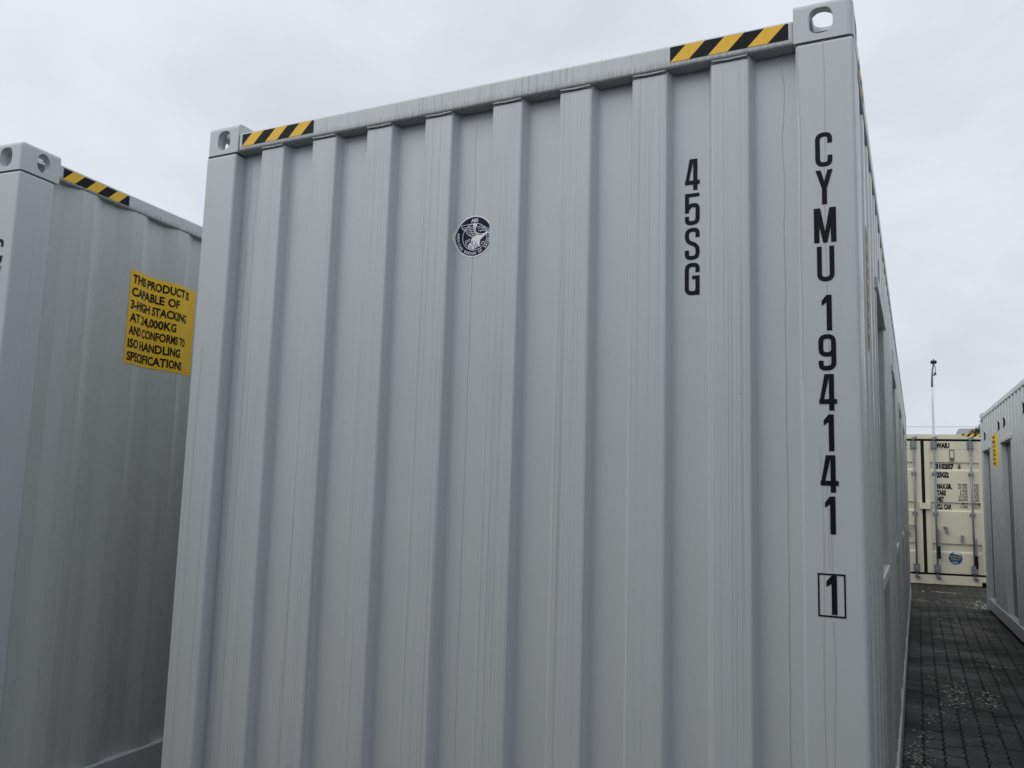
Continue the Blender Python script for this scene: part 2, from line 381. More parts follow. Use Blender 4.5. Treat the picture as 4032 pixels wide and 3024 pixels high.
STICKER = ["THIS PRODUCT IS", "CAPABLE OF", "3-HIGH STACKING", "AT 24,000KG", "AND CONFORMS TO", "ISO HANDLING", "SPECIFICATIONS"]
SWID = [0.385, 0.305, 0.372, 0.295, 0.378, 0.335, 0.362]
def stacking_sticker(a0, z0, mapper, breaks, parent, flip=False, w_=0.455):
    h_ = 0.432; kw = w_/0.455
    fx = (lambda ps: [[(a0+w_-a, z) for a, z in p][::-1] for p in ps]) if flip else (lambda ps: shift(ps, a0, 0))
    rect = [[(0, z0), (w_, z0), (w_, z0+h_), (0, z0+h_)]]
    s = decal('stacking_sticker', [(fx(rect), 0, 0.0015)], mapper, breaks, [MT['notice']], parent)
    tx = []
    for i, (b_, wd) in enumerate(zip(STICKER, SWID)):
        tx += shift(fit_text(b_, 0.0405, wd*kw, 0.030), 0.014*kw, z0+h_-0.058-i*0.0595)
    decal('lettering', [(fx(tx), 0, 0.0028)], mapper, breaks, [MT['black']], s)
    return s

# ------------------------------------------------------------------ grey toilet/storage container
END_PROF = [(.13, .055), (.262, .055)]
for x in (.276, .526, .776, 1.026, 1.295, 1.542, 1.789, 2.036):
    END_PROF += [(x, .015), (x+.110, .015), (x+.124, .055)]
    nx = {.276: .512, .526: .762, .776: 1.012, 1.026: 1.281, 1.295: 1.528, 1.542: 1.775, 1.789: 2.022}.get(x)
    if nx: END_PROF.append((nx, .055))
END_PROF.append((2.30, .055))
END_SOFT = soften(END_PROF)

def crescent(ca, cz, r, sgn):
    o = []
    for k in range(13):
        a = R_(-90+180*k/12); o.append((ca+sgn*r*1.25*math.cos(a), cz+r*math.sin(a)))
    for k in range(1, 12):
        a = R_(90-180*k/12); o.append((ca+sgn*r*0.66*math.cos(a), cz+r*math.sin(a)*0.98))
    return [o]

def grey_container(name, label, origin, rz, L, H, side, doors, rail_z, stickers=(), moons=(), letters='', type_code=False, logo=False, stripes=(), group=None, first_rib=0.357, pitch=0.286, bars=True, zs=0.0, swall='sidepaint', lx=0.0, vd=.046):
    W = 2.438
    root = empty(name, origin, rz); tag(root, label, 'container', group)
    castings(W, L, H, root, CAST)
    PW, PL = 0.157, 0.160
    for xs in (0, 1):
        for ys in (0, 1):
            x0 = W-PW if xs else 0; y0 = L-PL if ys else 0
            rbox('corner_post', (x0, x0+PW, y0, y0+PL, CH+0.004, H-CH-0.005), 0.009, MT['paint'], root)
            for zz in (H-CH-.006, CH-.001):
                m_ = MB(); m_.box(x0+.004, x0+PW-.004, y0+.004, y0+PL-.004, zz, zz+.0065); m_.build('weld_joint', MT['grime'], root)
    zt = H-0.118
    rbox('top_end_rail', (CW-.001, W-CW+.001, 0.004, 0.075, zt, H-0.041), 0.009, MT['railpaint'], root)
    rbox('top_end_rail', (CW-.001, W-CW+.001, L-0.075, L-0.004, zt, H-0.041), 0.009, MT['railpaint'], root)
    rbox('bottom_end_rail', (CW-.001, W-CW+.001, 0.004, 0.09, 0.016, 0.14), 0.008, MT['paint'], root)
    rbox('bottom_end_rail', (CW-.001, W-CW+.001, L-0.09, L-0.004, 0.016, 0.14), 0.008, MT['paint'], root)
    for xs in (0, 1):
        x0, x1 = (W-0.064, W-0.003) if xs else (0.003, 0.064)
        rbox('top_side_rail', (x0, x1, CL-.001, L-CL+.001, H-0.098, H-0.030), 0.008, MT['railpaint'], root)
        b0, b1 = (W-0.085, W+0.004) if xs else (-0.004, 0.085)
        rbox('bottom_side_rail', (b0, b1, CL+.002, L-CL-.002, 0.045, rail_z), 0.006, MT['paint'], root)
    # roof with shallow pressed ridges, floor
    m_ = MB(); n = int((L-0.2)/0.21); ys = [0.08+(L-0.16)*k/n for k in range(n+1)]
    for k in range(n):
        z = H-0.052 if k % 2 else H-0.040; z2 = H-0.052 if (k+1) % 2 else H-0.040
        a, b_ = ys[k]+.02, ys[k+1]-.02
        m_.quad((.06, a, z), (W-.06, a, z), (W-.06, b_, z), (.06, b_, z))
        if k < n-1: m_.quad((.06, b_, z), (W-.06, b_, z), (W-.06, b_+.04, z2), (.06, b_+.04, z2))
    m_.build('roof', MT['paint'], root)
    m_ = MB(); m_.box(.07, W-.07, .07, L-.07, 0.10, 0.15); m_.build('floor', MT['dark'], root)
    # end walls
    for far in (0, 1):
        m_ = MB(); f = (lambda y: L-y) if far else (lambda y: y)
        for (a0, d0), (a1, d1) in zip(END_SOFT, END_SOFT[1:]):
            m_.quad((a0, f(d0), 0.10), (a1, f(d1), 0.10), (a1, f(d1), zt+.012), (a0, f(d0), zt+.012))
        m_.build('end_wall', MT['endpaint'], root)
    emap = lambda a, z, lift: Vector((a, interp(END_SOFT, a)-lift, z))
    pmap = lambda a, z, lift: Vector((a, -lift, z))
    rmap = lambda a, z, lift: Vector((a, 0.004-lift, z))
    m_ = MB()
    if type_code or logo:
        for x, wv in ((1.2125, .0022), (2.237, .004), (0.19, .003), (0.226, .002)):
            y = interp(END_SOFT, x); z = 0.15; pts = []
            while z < zt:
                wb = .0045*max(0, (z-zt+.6)/.6)+.0008; pts.append((x+wb*math.sin(z*23+x*9)+random.uniform(-.0010, .0010), y-.0002, z)); z += 0.035
            m_ = MB(); m_.tube(pts, wv*.55, 5); m_.build('weld_seam', MT['paint'], root)
        for k, x in enumerate((.276, .526, .776, 1.026, 1.295, 1.542, 1.789, 2.036)):
            m_ = MB(); m_.tube([(x+.002, .012, zt+.001), (x+.055, .0115, zt-.002), (x+.108, .012, zt+.001)], .004, 6); m_.build('weld_bead', MT['railpaint'], root)
            m_ = MB(); m_.box(x+.001, x+.109, .0135, .018, zt-.0085, zt-.006); m_.build('weld_shadow_strip', MT['grime'], root)  # solid dark strip paints the shadow line below each weld bead
    for (sa0, sa1) in ((0.181, 0.535), (1.912, 2.262)):
        hazard('hazard_stripe', sa0, sa1, H-0.099, H-0.0495, rmap, root)
    if letters:
        z = H-0.399
        for ch in letters:
            if ch == ' ': z -= 0.028; continue
            if ch == '#':   # boxed check digit
                zt_, zb_ = H-1.616, H-1.728; xl, xr, s_ = 2.3195, 2.3885, 0.0042
                fr = [[(xl, zb_), (xr, zb_), (xr, zb_+s_), (xl, zb_+s_)], [(xl, zt_-s_), (xr, zt_-s_), (xr, zt_), (xl, zt_)],
                      [(xl, zb_+s_), (xl+s_, zb_+s_), (xl+s_, zt_-s_), (xl, zt_-s_)], [(xr-s_, zb_+s_), (xr, zb_+s_), (xr, zt_-s_), (xr-s_, zt_-s_)]]
                o = decal('digit', [(shift([[(a*.1, q*.1) for a, q in p] for p in polys], 2.331, H-1.721), 0, .0012+.0003*i) for i, polys in enumerate(glyph('1')[1])], pmap, [], [MT['black']], root)
                decal('check_digit_frame', [(fr, 0, .0012)], pmap, [], [MT['black']], o); continue
            gw, lay = glyph(ch); x0 = 2.3535+lx-gw*.05
            decal('digit' if ch.isdigit() else 'letter', [(shift([[(a*.1, q*.099) for a, q in p] for p in polys], x0, z-.099), 0, .0012+.0003*i) for i, polys in enumerate(lay)], pmap, [], [MT['black']], root)
            z -= 0.1097
    if logo:
        for x, za, zb, wd in ((2.356, H-.125, H-1.62, .0028), (2.334, H-1.28, .2, .0026), (2.349, H-1.30, H-1.60, .002), (2.357, H-1.74, .2, .003), (.052, H-.9, .2, .0022), (2.290, H-.13, H-1.1, .002)):
            n = 26; pts = [(x+.0035*math.sin(k*.5+x*40)*(1-k/n)+random.uniform(-.0006, .0006), za+(zb-za)*k/n) for k in range(n+1)]
            decal('drip_stain', [(ribbon(pts, wd), 0, .0004)], pmap, [], [MT['drip']], root)
    if type_code:
        z = H-0.399
        for ch in '45SG':
            gw, lay = glyph(ch)
            decal('digit' if ch.isdigit() else 'letter', [(shift([[(a*.1, q*.099) for a, q in p] for p in polys], 1.9475, z-.099), 0, .0012+.0003*i) for i, polys in enumerate(lay)], emap, [], [MT['black']], root)
            z -= 0.109
    if logo: class_logo(1.2165, H-0.563, emap, root)
    # long sides: corrugated panels, door posts, recessed doors
    for xs in (0, 1):
        on = (xs == side)
        ds = sorted(doors) if on else []
        X = (lambda d: W-d) if xs else (lambda d: d)
        prof = []
        k = 0; y = first_rib
        ribs = []
        while first_rib+pitch*k < L-0.2:
            c = first_rib+pitch*k; prof += [(c-.104, vd), (c-.036, .008), (c+.036, .008), (c+.104, vd)]; k += 1
        prof = soften([(0.1, vd)]+prof+[(L-.1, vd)], .007)
        z0, z1 = rail_z-0.006, H-0.098+0.012
        brk = [a for a, d in prof]
        def strip(mb, a0, a1, za, zb):
            pts = [a0]+[a for a in brk if a0+1e-6 < a < a1-1e-6]+[a1]
            for p, q in zip(pts, pts[1:]):
                dp, dq = interp(prof, p), interp(prof, q)
                mb.quad((X(dp), p, za), (X(dq), q, za), (X(dq), q, zb), (X(dp), p, zb))
        cur = PL-.01
        for (a, b_, zd) in ds+[(L-PL+.01, None, None)]:
            if a-cur > 0.02:
                mb = MB(); strip(mb, cur, a, z0, z1); mb.build('wall_panel', MT[swall], root)
            if b_ is None: break
            mb = MB(); strip(mb, a, b_, zd+.05, z1); mb.build('lintel_panel', MT['sidepaint'], root)
            dr = 0.078
            lo, hi = sorted((X(0.004), X(dr+.03)))
            for (p0, p1) in ((a-.006, a+.042), (b_-.042, b_+.006)):
                rbox('door_post', (lo, hi, p0, p1, rail_z-.004, zd), .004, MT['sidepaint'], root, 2)
            lo, hi = sorted((X(-0.006), X(dr+.03)))
            h_ = rbox('door_header', (lo, hi, a-.02, b_+.02, zd+.001, zd+.052), .005, MT['paint'], root, 2)
            lo, hi = sorted((X(dr), X(dr+.035)))
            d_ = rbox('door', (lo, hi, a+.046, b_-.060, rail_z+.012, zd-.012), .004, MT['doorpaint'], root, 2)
            lo, hi = sorted((X(0.002), X(dr-.001)))
            if bars: rbox('push_bar', (lo, hi, a+.05, b_-.05, 1.235+zs, 1.285+zs), .006, MT['barpaint'], d_, 2)
            lo, hi = sorted((X(dr-.004), X(dr+.04)))
            m_ = MB(); m_.box(lo+.002, hi, b_-.056, b_-.046, rail_z+.004, zd-.004); m_.build('door_gasket_gap', MT['rubber'], d_)  # black strip paints the dark open gap at the door edge
            cur = b_
        smap = lambda a, z, lift: Vector((X(interp(prof, a)-lift), a, z))
        if on:
            for st in stickers: stacking_sticker(st[0], st[1], smap, brk, root, flip=(xs == 0), w_=st[2] if len(st) > 2 else 0.455)
            for (ca, cz) in moons:
                ca = first_rib+pitch*round((ca-first_rib)/pitch)-(.035 if xs == 0 else .02)
                decal('crescent_moon', [(crescent(ca+.05 if xs == 0 else ca, cz, 0.078, -1 if xs == 0 else 1), 0, .0015)], smap, brk, [MT['black']], root)
            tmap = lambda a, z, lift: Vector((X(0.003-lift), a, z))
            for (sa0, sa1) in stripes: hazard('hazard_stripe', sa0, sa1, H-0.0875, H-0.0405, tmap, root)
    return root

LG = dict(
  body=[(-0.06, 0.61), (0.02, 0.62), (0.16, 0.59), (0.17, 0.51), (0.14, 0.44), (0.11, 0.37), (0.1, 0.27), (0.15, 0.18), (0.24, 0.12), (0.39, 0.08), (0.51, 0.08), (0.61, 0.11), (0.67, 0.17), (0.75, 0.15), (0.81, 0.09), (0.78, 0.07), (0.72, 0.09), (0.68, 0.02), (0.6, 0.01), (0.52, -0.04), (0.46, -0.09), (0.4, -0.16), (0.36, -0.22), (0.34, -0.35), (0.32, -0.42), (0.2, -0.45), (0.03, -0.47), (-0.03, -0.45), (-0.09, -0.34), (-0.12, -0.22), (-0.1, -0.11), (-0.03, -0.06), (0.1, -0.01), (0.15, 0.05), (0.06, 0.14), (0.0, 0.28), (-0.02, 0.46)],
  claws=[(-0.25, -0.36), (-0.15, -0.3), (-0.01, -0.46), (0.16, -0.46), (0.32, -0.42), (0.39, -0.48), (0.24, -0.54), (0.12, -0.59), (-0.0, -0.64), (-0.13, -0.6), (-0.26, -0.55)])
LGL = [[(-0.05, 0.61), (-0.7, 0.56)], [(-0.02, 0.46), (-0.63, 0.45)], [(-0.01, 0.38), (-0.53, 0.36)], [(0.01, 0.28), (-0.42, 0.29)], [(0.05, 0.18), (-0.33, 0.19)],
  [(0.09, 0.08), (-0.24, 0.08)], [(0.15, 0.01), (-0.11, -0.02)], [(-0.7, 0.56), (-0.64, 0.45), (-0.53, 0.34), (-0.41, 0.29), (-0.37, 0.17), (-0.24, 0.06), (-0.03, -0.05)],
  [(-0.29, 0.59), (-0.22, 0.4), (-0.12, 0.2), (0.01, 0.01)], [(0.19, 0.44), (0.37, 0.45), (0.58, 0.41), (0.79, 0.26)], [(0.2, 0.36), (0.44, 0.36), (0.63, 0.29), (0.75, 0.2)],
  [(0.23, 0.24), (0.42, 0.24), (0.63, 0.2)], [(0.79, 0.26), (0.74, 0.19)], [(0.53, 0.42), (0.54, 0.32), (0.34, 0.2)], [(-0.42, -0.2), (-0.15, -0.12)], [(-0.4, -0.28), (-0.15, -0.2)],
  [(-0.42, -0.2), (-0.38, -0.37), (-0.22, -0.54)], [(0.4, -0.16), (0.62, 0.01)], [(0.36, -0.42), (0.47, -0.38), (0.44, -0.32), (0.53, -0.3), (0.58, -0.34)]]
LGD = [[(0.06, 0.5), (0.05, 0.3), (0.1, 0.15), (0.22, 0.06), (0.45, 0.03)], [(-.02, -.2), (-.05, -.33), (.03, -.46)], [(.12, -.25), (.14, -.38), (.06, -.5)], [(-.2, -.42), (-.14, -.58)], [(-.08, -.44), (-.05, -.6)], [(.22, -.4), (.2, -.55)], [(.1, -.5), (.08, -.6)]]
def class_logo(cx, cz, mapper, parent):
    r = 0.0735; S = lambda pts: [(cx+a*r, cz+z*r) for a, z in pts]
    brk = [a for a, d in END_SOFT]
    disc = lambda q, n=48: [S([(q*math.cos(2*math.pi*k/n), q*math.sin(2*math.pi*k/n)) for k in range(n)])]
    root = decal('round_logo_sticker', [(disc(1.0), 0, .0010), (disc(.935), 1, .0016)], mapper, brk, [MT['white'], MT['navy']], parent)
    ring = [S(p) for p in ribbon([(0.06+.64*math.cos(2*math.pi*k/40), -0.03+.64*math.sin(2*math.pi*k/40)) for k in range(40)], .024, True)]
    layers = [(ring, 0, .0021)]
    lines = []
    for ln in LGL: lines += [S(p) for p in ribbon(ln, .022)]
    layers += [(lines, 0, .0024), ([S(LG['body'])], 0, .0030), ([S(LG['claws'])], 0, .0027)]
    dk = []
    for ln in LGD: dk += [S(p) for p in ribbon(ln, .028)]
    layers.append((dk, 1, .0034))
    decal('eagle_emblem', layers, mapper, brk, [MT['white'], MT['navy']], root)
    ps, wd = text_polys("ABS", .17, .95, .02)
    txt = shift([[(a*r, z*r) for a, z in p] for p in ps], cx+(.03-wd/2)*r, cz+.68*r)
    decal('lettering', [(txt, 0, .0022)], mapper, brk, [MT['white']], root); txt = []
    body = "AMERICAN BUREAU OF SHIPPING"; a0, a1 = 168, 372     # degrees, counter-clockwise along the lower rim
    for i, ch in enumerate(body):
        if ch == ' ': continue
        an = R_(a0+(a1-a0)*i/(len(body)-1)); ps, wd = text_polys(ch, .135, .8, .02)
        c, s_ = math.cos(an+math.pi/2), math.sin(an+math.pi/2)
        for p in ps: txt.append([(cx+r*(.885*math.cos(an)+(a-wd/2)*c-z*s_), cz+r*(.885*math.sin(an)+(a-wd/2)*s_+z*c)) for a, z in p])
    decal('lettering', [(txt, 0, .0022)], mapper, brk, [MT['white']], root)

GZ = -0.10
H0 = 2.996
main_doors = [(1.30, 2.24, 2.44), (3.80, 4.72, 2.44), (6.35, 7.27, 2.44), (8.85, 9.77, 2.44), (11.30, 12.22, 2.44)]
grey_container('shipping_container', 'tall light grey corrugated container end filling the middle, with vertical CYMU number and round logo',
    (0, 0, GZ), 0, 12.93, H0, 1, main_doors, 0.205, stickers=[(.612, 2.075, .262)], letters='CYMU 194141#', type_code=True, logo=True,
    moons=[(1.78, 2.62), (4.26, 2.62)], stripes=[(.197, .553)], group='light grey shipping containers', zs=-0.02)
th = 0.092; HL = 2.892
grey_container('shipping_container', 'grey container at the left edge with yellow stacking notice on its shaded corrugated side',
    (-.587-2.438*math.cos(th), -.382-2.438*math.sin(th), GZ), th, 12.192, HL, 1, [(1.36, 2.28, 2.36), (3.85, 4.77, 2.36), (6.35, 7.27, 2.36)], 0.355,
    stickers=[(.604, 2.093)], letters='CYMU', lx=.013, vd=.034, first_rib=.342, stripes=[(.197, .553)], group='light grey shipping containers')
th = 0.035; HR = 2.94; LR = 12.192
grey_container('shipping_container', 'grey container on the right of the alley with black crescent moons and deep doorways',
    (3.469+LR*math.sin(th), 12.308-LR*math.cos(th), GZ), th, LR, HR, 0,
    [(LR-1.10, LR-.17, 2.345), (LR-3.21, LR-2.24, 2.345), (LR-5.36, LR-4.40, 2.345), (LR-7.5, LR-6.55, 2.345), (LR-9.65, LR-8.7, 2.345)], 0.20,
    stickers=[(LR-1.79, 2.08)], moons=[(LR-.45, 2.565), (LR-1.90, 2.59), (LR-2.58, 2.59), (LR-4.25, 2.61)], group='light grey shipping containers', first_rib=.27, pitch=.2685, bars=False)
# added unseen container behind the camera, placed to close off the low sky
grey_container('shipping_container', 'added unseen dark blue sided container behind the camera, blocking the low sky light',
    (-4.2, -3.2, GZ), R_(-90), 12.192, 2.996, 0, [], 0.205, group='added containers behind the camera', swall='navypaint')

# ------------------------------------------------------------------ cream container with doors
def cream_container():
    W, L, H = 2.438, 6.058, 2.896; th = 0.15
    ux, uy = math.cos(th), math.sin(th)
    root = empty('shipping_container', (2.687-W/2*ux, 15.96-W/2*uy, GZ), th)
    tag(root, 'cream container with double doors and galvanised lock rods closing the far end of the alley', 'container')
    castings(W, L, H, root, CAST_CREAM)
    C = W/2; mt = MT['cream']
    zw = lambda z: z-GZ                      # measured world heights to local
    for x0 in (0, W-.16):
        for y0 in (0, L-.16): rbox('corner_post', (x0, x0+.16, y0+.002, y0+.158, CH+.003, H-CH-.003), .006, mt, root, 2)
    zh = zw(2.695)
    rbox('door_header', (CW-.001, W-CW+.001, .004, .10, zh, H-.006), .006, mt, root, 2)
    # sill with the notches beside the castings
    zs0, zs1 = zw(-.085), zw(0.085)
    m_ = MB(); m_.box(CW, W-CW, .004, .12, zs0+.075, zs1); m_.box(CW+.10, W-CW-.10, .0045, .12, zs0, zs0+.0749); m_.build('door_sill', mt, root)
    m_ = MB(); m_.box(.01, W-.01, .08, L-.02, .10, .16); m_.build('floor', MT['dark'], root)
    m_ = MB(); m_.box(.02, W-.02, .10, L-.02, H-.05, H-.02); m_.build('roof', mt, root)
    for x0 in (.004, W-.034):
        m_ = MB(); y = .16
        while y < L-.16-.27:
            xo = (0.004 if x0 < 1 else W-.004); xi = (0.04 if x0 < 1 else W-.04)
            for (a, da), (b_, db) in zip(((0, xo), (.07, xo), (.138, xi), (.208, xi)), ((.07, xo), (.138, xi), (.208, xi), (.276, xo))):
                m_.quad((da, y+a, .16), (db, y+b_, .16), (db, y+b_, H-.06), (da, y+a, H-.06))
            y += .276
        m_.build('side_wall', mt, root)
        rbox('top_side_rail', (x0, x0+.03, .17, L-.17, H-.07, H-.005), .004, mt, root, 2)
        rbox('bottom_side_rail', (x0, x0+.03, .18, L-.18, .03, .165), .004, mt, root, 2)
    m_ = MB(); m_.box(.15, W-.15, L-.06, L-.03, .1, H-.06); m_.build('end_wall', mt, root)
    # doors: plate pressed with horizontal channels
    dz0, dz1 = zw(.125), zw(2.655)
    chan = [(zw(.689), zw(.545)), (zw(1.474), zw(1.332)), (zw(2.248), zw(2.115))]     # (top, bottom) of recessed channels
    def door(x0, x1, inner):
        yf = .020
        mb = MB()
        xi0, xi1 = x0+.06, x1-.06
        if inner == 'l': xi0 = x0+.095
        else: xi1 = x1-.095
        mb.box(x0, xi0, yf-.008, yf+.05, dz0, dz1); mb.box(xi1, x1, yf-.008, yf+.05, dz0, dz1)
        zz = [(dz0, 0)]
        for t_, b_ in chan: zz += [(b_-.035, 0), (b_, .030), (t_-.018, .030), (t_, 0)]
        zz += [(zw(2.495), 0), (zw(2.505), -.004), (dz1, -.004)]
        for (z0, d0), (z1, d1) in zip(zz, zz[1:]):
            mb.quad((xi0, yf+d0, z0), (xi1, yf+d0, z0), (xi1, yf+d1, z1), (xi0, yf+d1, z1))
        mb.box(xi0, xi1, yf+.034, yf+.05, dz0, dz1)
        return mb.build('door', mt, root, fixn=True)
    dl = door(.17, C-.031, 'r'); dr = door(C+.031, W-.17, 'l')
    # gaskets
    m_ = MB(); m_.box(C-.028, C+.028, .010, .05, dz0-.03, dz1+.03); m_.build('door_gasket_gap', MT['rubber'], root)
    m_ = MB(); m_.box(.163, W-.163, .016, .052, dz1+.001, zh+.002); m_.build('door_gasket_gap', MT['rubber'], root)
    m_ = MB(); m_.box(.163, W-.163, .016, .052, zs1-.002, dz0-.001); m_.build('door_gasket_gap', MT['rubber'], root)
    for x in (.160, W-.168): m_ = MB(); m_.box(x, x+.008, .014, .05, dz0, dz1); m_.build('door_gasket_gap', MT['rubber'], root)
    # lock rods
    for x, par, hz in ((-.165-.63, dl, .9), (-.165, dl, 1.0), (.200, dr, .955), (.838, dr, .797)):
        X = C+x
        rod = MB(); rod.tube([(X, -.028, zw(.05)), (X, -.028, zw(2.73))], .0185, 12); rod = rod.build('lock_rod', MT['galv'], par, smooth=True)
        for z, hw in ((2.02, .045), (1.25, .045)):
            m_ = MB(); m_.box(X-hw, X+hw, -.016, .012, zw(z)-.022, zw(z)+.022); m_.tube([(X, -.030, zw(z)-.03), (X, -.030, zw(z)+.03)], .027, 10); m_.build('rod_guide', MT['galv'], rod)
        for z0, z1 in ((2.50, 2.645), (.13, .285)):
            m_ = MB(); m_.box(X-.052, X-.024, -.026, .012, zw(z0), zw(z1)); m_.box(X+.024, X+.052, -.026, .012, zw(z0), zw(z1)); m_.box(X-.030, X+.030, -.056, -.046, zw(z0)+.02, zw(z1)-.01); m_.build('rod_bracket', MT['galv'], rod)
        for z, s_ in ((2.70, 1), (.06, -1)):
            m_ = MB(); m_.box(X-.030, X+.030, -.058, .002, zw(z)-.020, zw(z)+.018); m_.box(X+.030, X+.058, -.045, .0, zw(z+.03*s_)-.018, zw(z+.03*s_)+.018); m_.build('cam_keeper', MT['galv'], rod)
        if x in (.200, .838):
            m_ = MB(); m_.box(X+.022, X+.052, -.06, -.035, zw(hz)-.33, zw(hz)); h_ = m_.build('handle', MT['galv'], rod)
            m_ = MB(); m_.box(X+.018, X+.056, -.068, -.032, zw(hz)-.56, zw(hz)-.32); m_.build('handle_grip', MT['rubber'], h_)
        elif x == -.165:
            m_ = MB(); m_.box(X-.42, X-.01, -.06, -.035, zw(.985), zw(1.015)); m_.build('handle', MT['galv'], rod)
    m_ = MB(); m_.box(C-.086, C+.104, -.05, .008, zw(1.336), zw(1.452)); m_.build('lock_box', mt, dr)
    m_ = MB(); m_.box(C+.362, C+.398, -.03, .016, zw(.883), zw(1.00)); m_.box(C+.33, C+.37, -.028, .010, zw(.985), zw(1.012)); m_.build('handle_catch', MT['galv'], dr)
    m_ = MB(); m_.box(C+.626, C+.668, -.03, .016, zw(.728), zw(.855)); m_.build('handle_catch', MT['galv'], dr)
    m_ = MB(); m_.box(C-.31, C-.27, -.03, .016, zw(.82), zw(.88)); m_.build('handle_catch', MT['dark'], dl)
    pl = MB(); pl.box(C+.478, C+.560, .005, .016, zw(2.27), zw(2.49)); pl = pl.build('data_plate', MT['brown'], dr)
    m_ = MB(); m_.box(C+.490, C+.548, .001, .0048, zw(2.335), zw(2.468)); m_.build('plate_face', MT['cream'], pl)
    def fm(a, z, lift):
        zl = zw(z); d = .020
        for t_, b_ in chan:
            d += .030*max(0, min(1, (zl-(b_-.035))/.035, (t_-zl)/.018))
        if zl > zw(2.495): d -= .004
        return Vector((C+a, d-lift, zl))
    brk = []
    tx = []
    def put(body, x, z, h, wd, bold=.065): tx.extend(shift(fit_text(body, h, wd, bold), x, z))
    put("WAIU", .247, 2.526, .097, .237); put("310207", .229, 2.12, .098, .327); put("6", .632, 2.13, .078, .038); put("25G2", .242, 1.955, .10, .215)
    put("MAX.GR.", .243, 1.736, .092, .263); put("TARE", .241, 1.611, .092, .155); put("NET", .241, 1.486, .095, .116); put("CU. CAP.", .236, 1.34, .095, .258)
    vals = [("30.480", "KGS"), ("67.200", "LBS"), ("2.960", "KGS"), ("6.530", "LBS"), ("27.520", "KGS"), ("60.670", "LBS"), ("35.1", "CU M"), ("1.240", "CU FT")]
    for i, (a, b_) in enumerate(vals):
        z = 1.795-.0585*i-(.015 if i > 5 else 0); wd = .160*len(a)/6
        put(a, .771-wd, z, .048, wd, .015); put(b_, .890 if i < 6 else .870, z, .048, .078 if i < 6 else .11, .015)
    fr = [[(.618, 2.117), (.684, 2.117), (.684, 2.122), (.618, 2.122)], [(.618, 2.212), (.684, 2.212), (.684, 2.217), (.618, 2.217)], [(.618, 2.122), (.623, 2.122), (.623, 2.212), (.618, 2.212)], [(.679, 2.122), (.684, 2.122), (.684, 2.212), (.679, 2.212)]]
    decal('lettering', [(tx, 0, .0025)], fm, brk, [MT['black']], dr)
    decal('check_digit_frame', [(fr, 0, .0025)], fm, brk, [MT['black']], dr)
    el = lambda q: [[(.522+q*.124*math.cos(2*math.pi*k/36), .418+q*.124*math.sin(2*math.pi*k/36)) for k in range(36)]]
    lg = decal('round_logo_sticker', [(el(1), 0, .003), (el(.97), 1, .0045)], fm, brk, [MT['white'], MT['blue']], dr)
    for bt, h_, wd, x, z, mt_ in (("PATENTED", .042, .215, .415, .425, 'badge'), ("DESIGN", .038, .16, .443, .378, 'badge'), ("K Line", .030, .085, .470, .322, 'white')):
        decal('lettering', [(shift(fit_text(bt, h_, wd, .02), x, z), 0, .007)], fm, brk, [MT[mt_]], lg)
    hm = lambda a, z, lift: Vector((C+a, .004-lift, zw(z)))
    hazard('hazard_stripe', .715, 1.053, 2.748, 2.799, hm, root)
    hazard('hazard_stripe', -1.053, -.715, 2.748, 2.799, hm, root)
cream_container()

# ------------------------------------------------------------------ ground and pavers
m_ = MB(); S = 2500
m_.quad((-S, -S, GZ-.009), (S, -S, GZ-.009), (S, S, GZ-.009), (-S, S, GZ-.009)); ground = m_.build('ground', MT['soil'], fixn=False)
ground['kind'] = 'structure'
PWX, PLY, GAP = 0.1195, 0.236, 0.0045
def paver_pts(inset):
    o = []; hw = PWX/2-GAP/2-inset; n = 4; amp = .0075
    ysr = [-PLY/2+GAP/2+inset+(PLY-GAP-2*inset)*k/n for k in range(n+1)]
    for k in range(n+1): o.append((hw+(amp if k % 2 else -amp), ysr[k]))
    for k in range(n, -1, -1): o.append((-hw+(amp if k % 2 else -amp), ysr[k]))
    return o
def paver_geo():
    a, b_ = paver_pts(.004), paver_pts(0); n = len(a)
    v = [(x, y, 0) for x, y in a]+[(x, y, -.004) for x, y in b_]+[(x, y, -.03) for x, y in b_]
    f = [tuple(range(n))]
    for i in range(n):
        j = (i+1) % n; f += [(i, i+n, j+n, j), (i+n, i+2*n, j+2*n, j+n)]
    return v, f
PV, PF = paver_geo()
pme = bpy.data.meshes.new('paver'); pme.from_pydata(PV, [], PF); pme.materials.append(MT['paver'])
bm = bmesh.new(); bm.from_mesh(pme); bmesh.ops.recalc_face_normals(bm, faces=bm.faces); bm.to_mesh(pme); bm.free()
spots = []
ci = 0; x = -3.0
while x < 7.2:
    y = -4.6+(PLY/2 if ci % 2 else 0)
    while y < 19.0:
        spots.append((x, y, GZ+random.uniform(-.0022, .0018), random.uniform(-.012, .012), random.uniform(-.010, .010), random.uniform(-.012, .012))); y += PLY
    x += PWX; ci += 1
def seen(s_):
    x, y = s_[0], s_[1]
    if not (2.46 < x < 4.0-.035*y+.05 and y > 3.0): return False
    if y > 12.2 and x > 3.75: return False
    u, v, z = project((x, y, GZ)); return z > 0.2 and -10 < u < 4060 and v < 3080
vis = sorted([s_ for s_ in spots if seen(s_)], key=lambda s_: project(s_[:3])[2])[:300]
vset = set(vis)
for s_ in vis:
    o = link('paver', pme, ground); o.location = s_[:3]; o.rotation_euler = s_[3:]
V, F = [], []
from mathutils import Euler
for s_ in spots:
    if s_ in vset: continue
    mat = Euler(s_[3:]).to_matrix(); i = len(V); off = Vector(s_[:3])
    V += [tuple(mat @ Vector(p)+off) for p in PV]; F += [tuple(i+k for k in f) for f in PF]
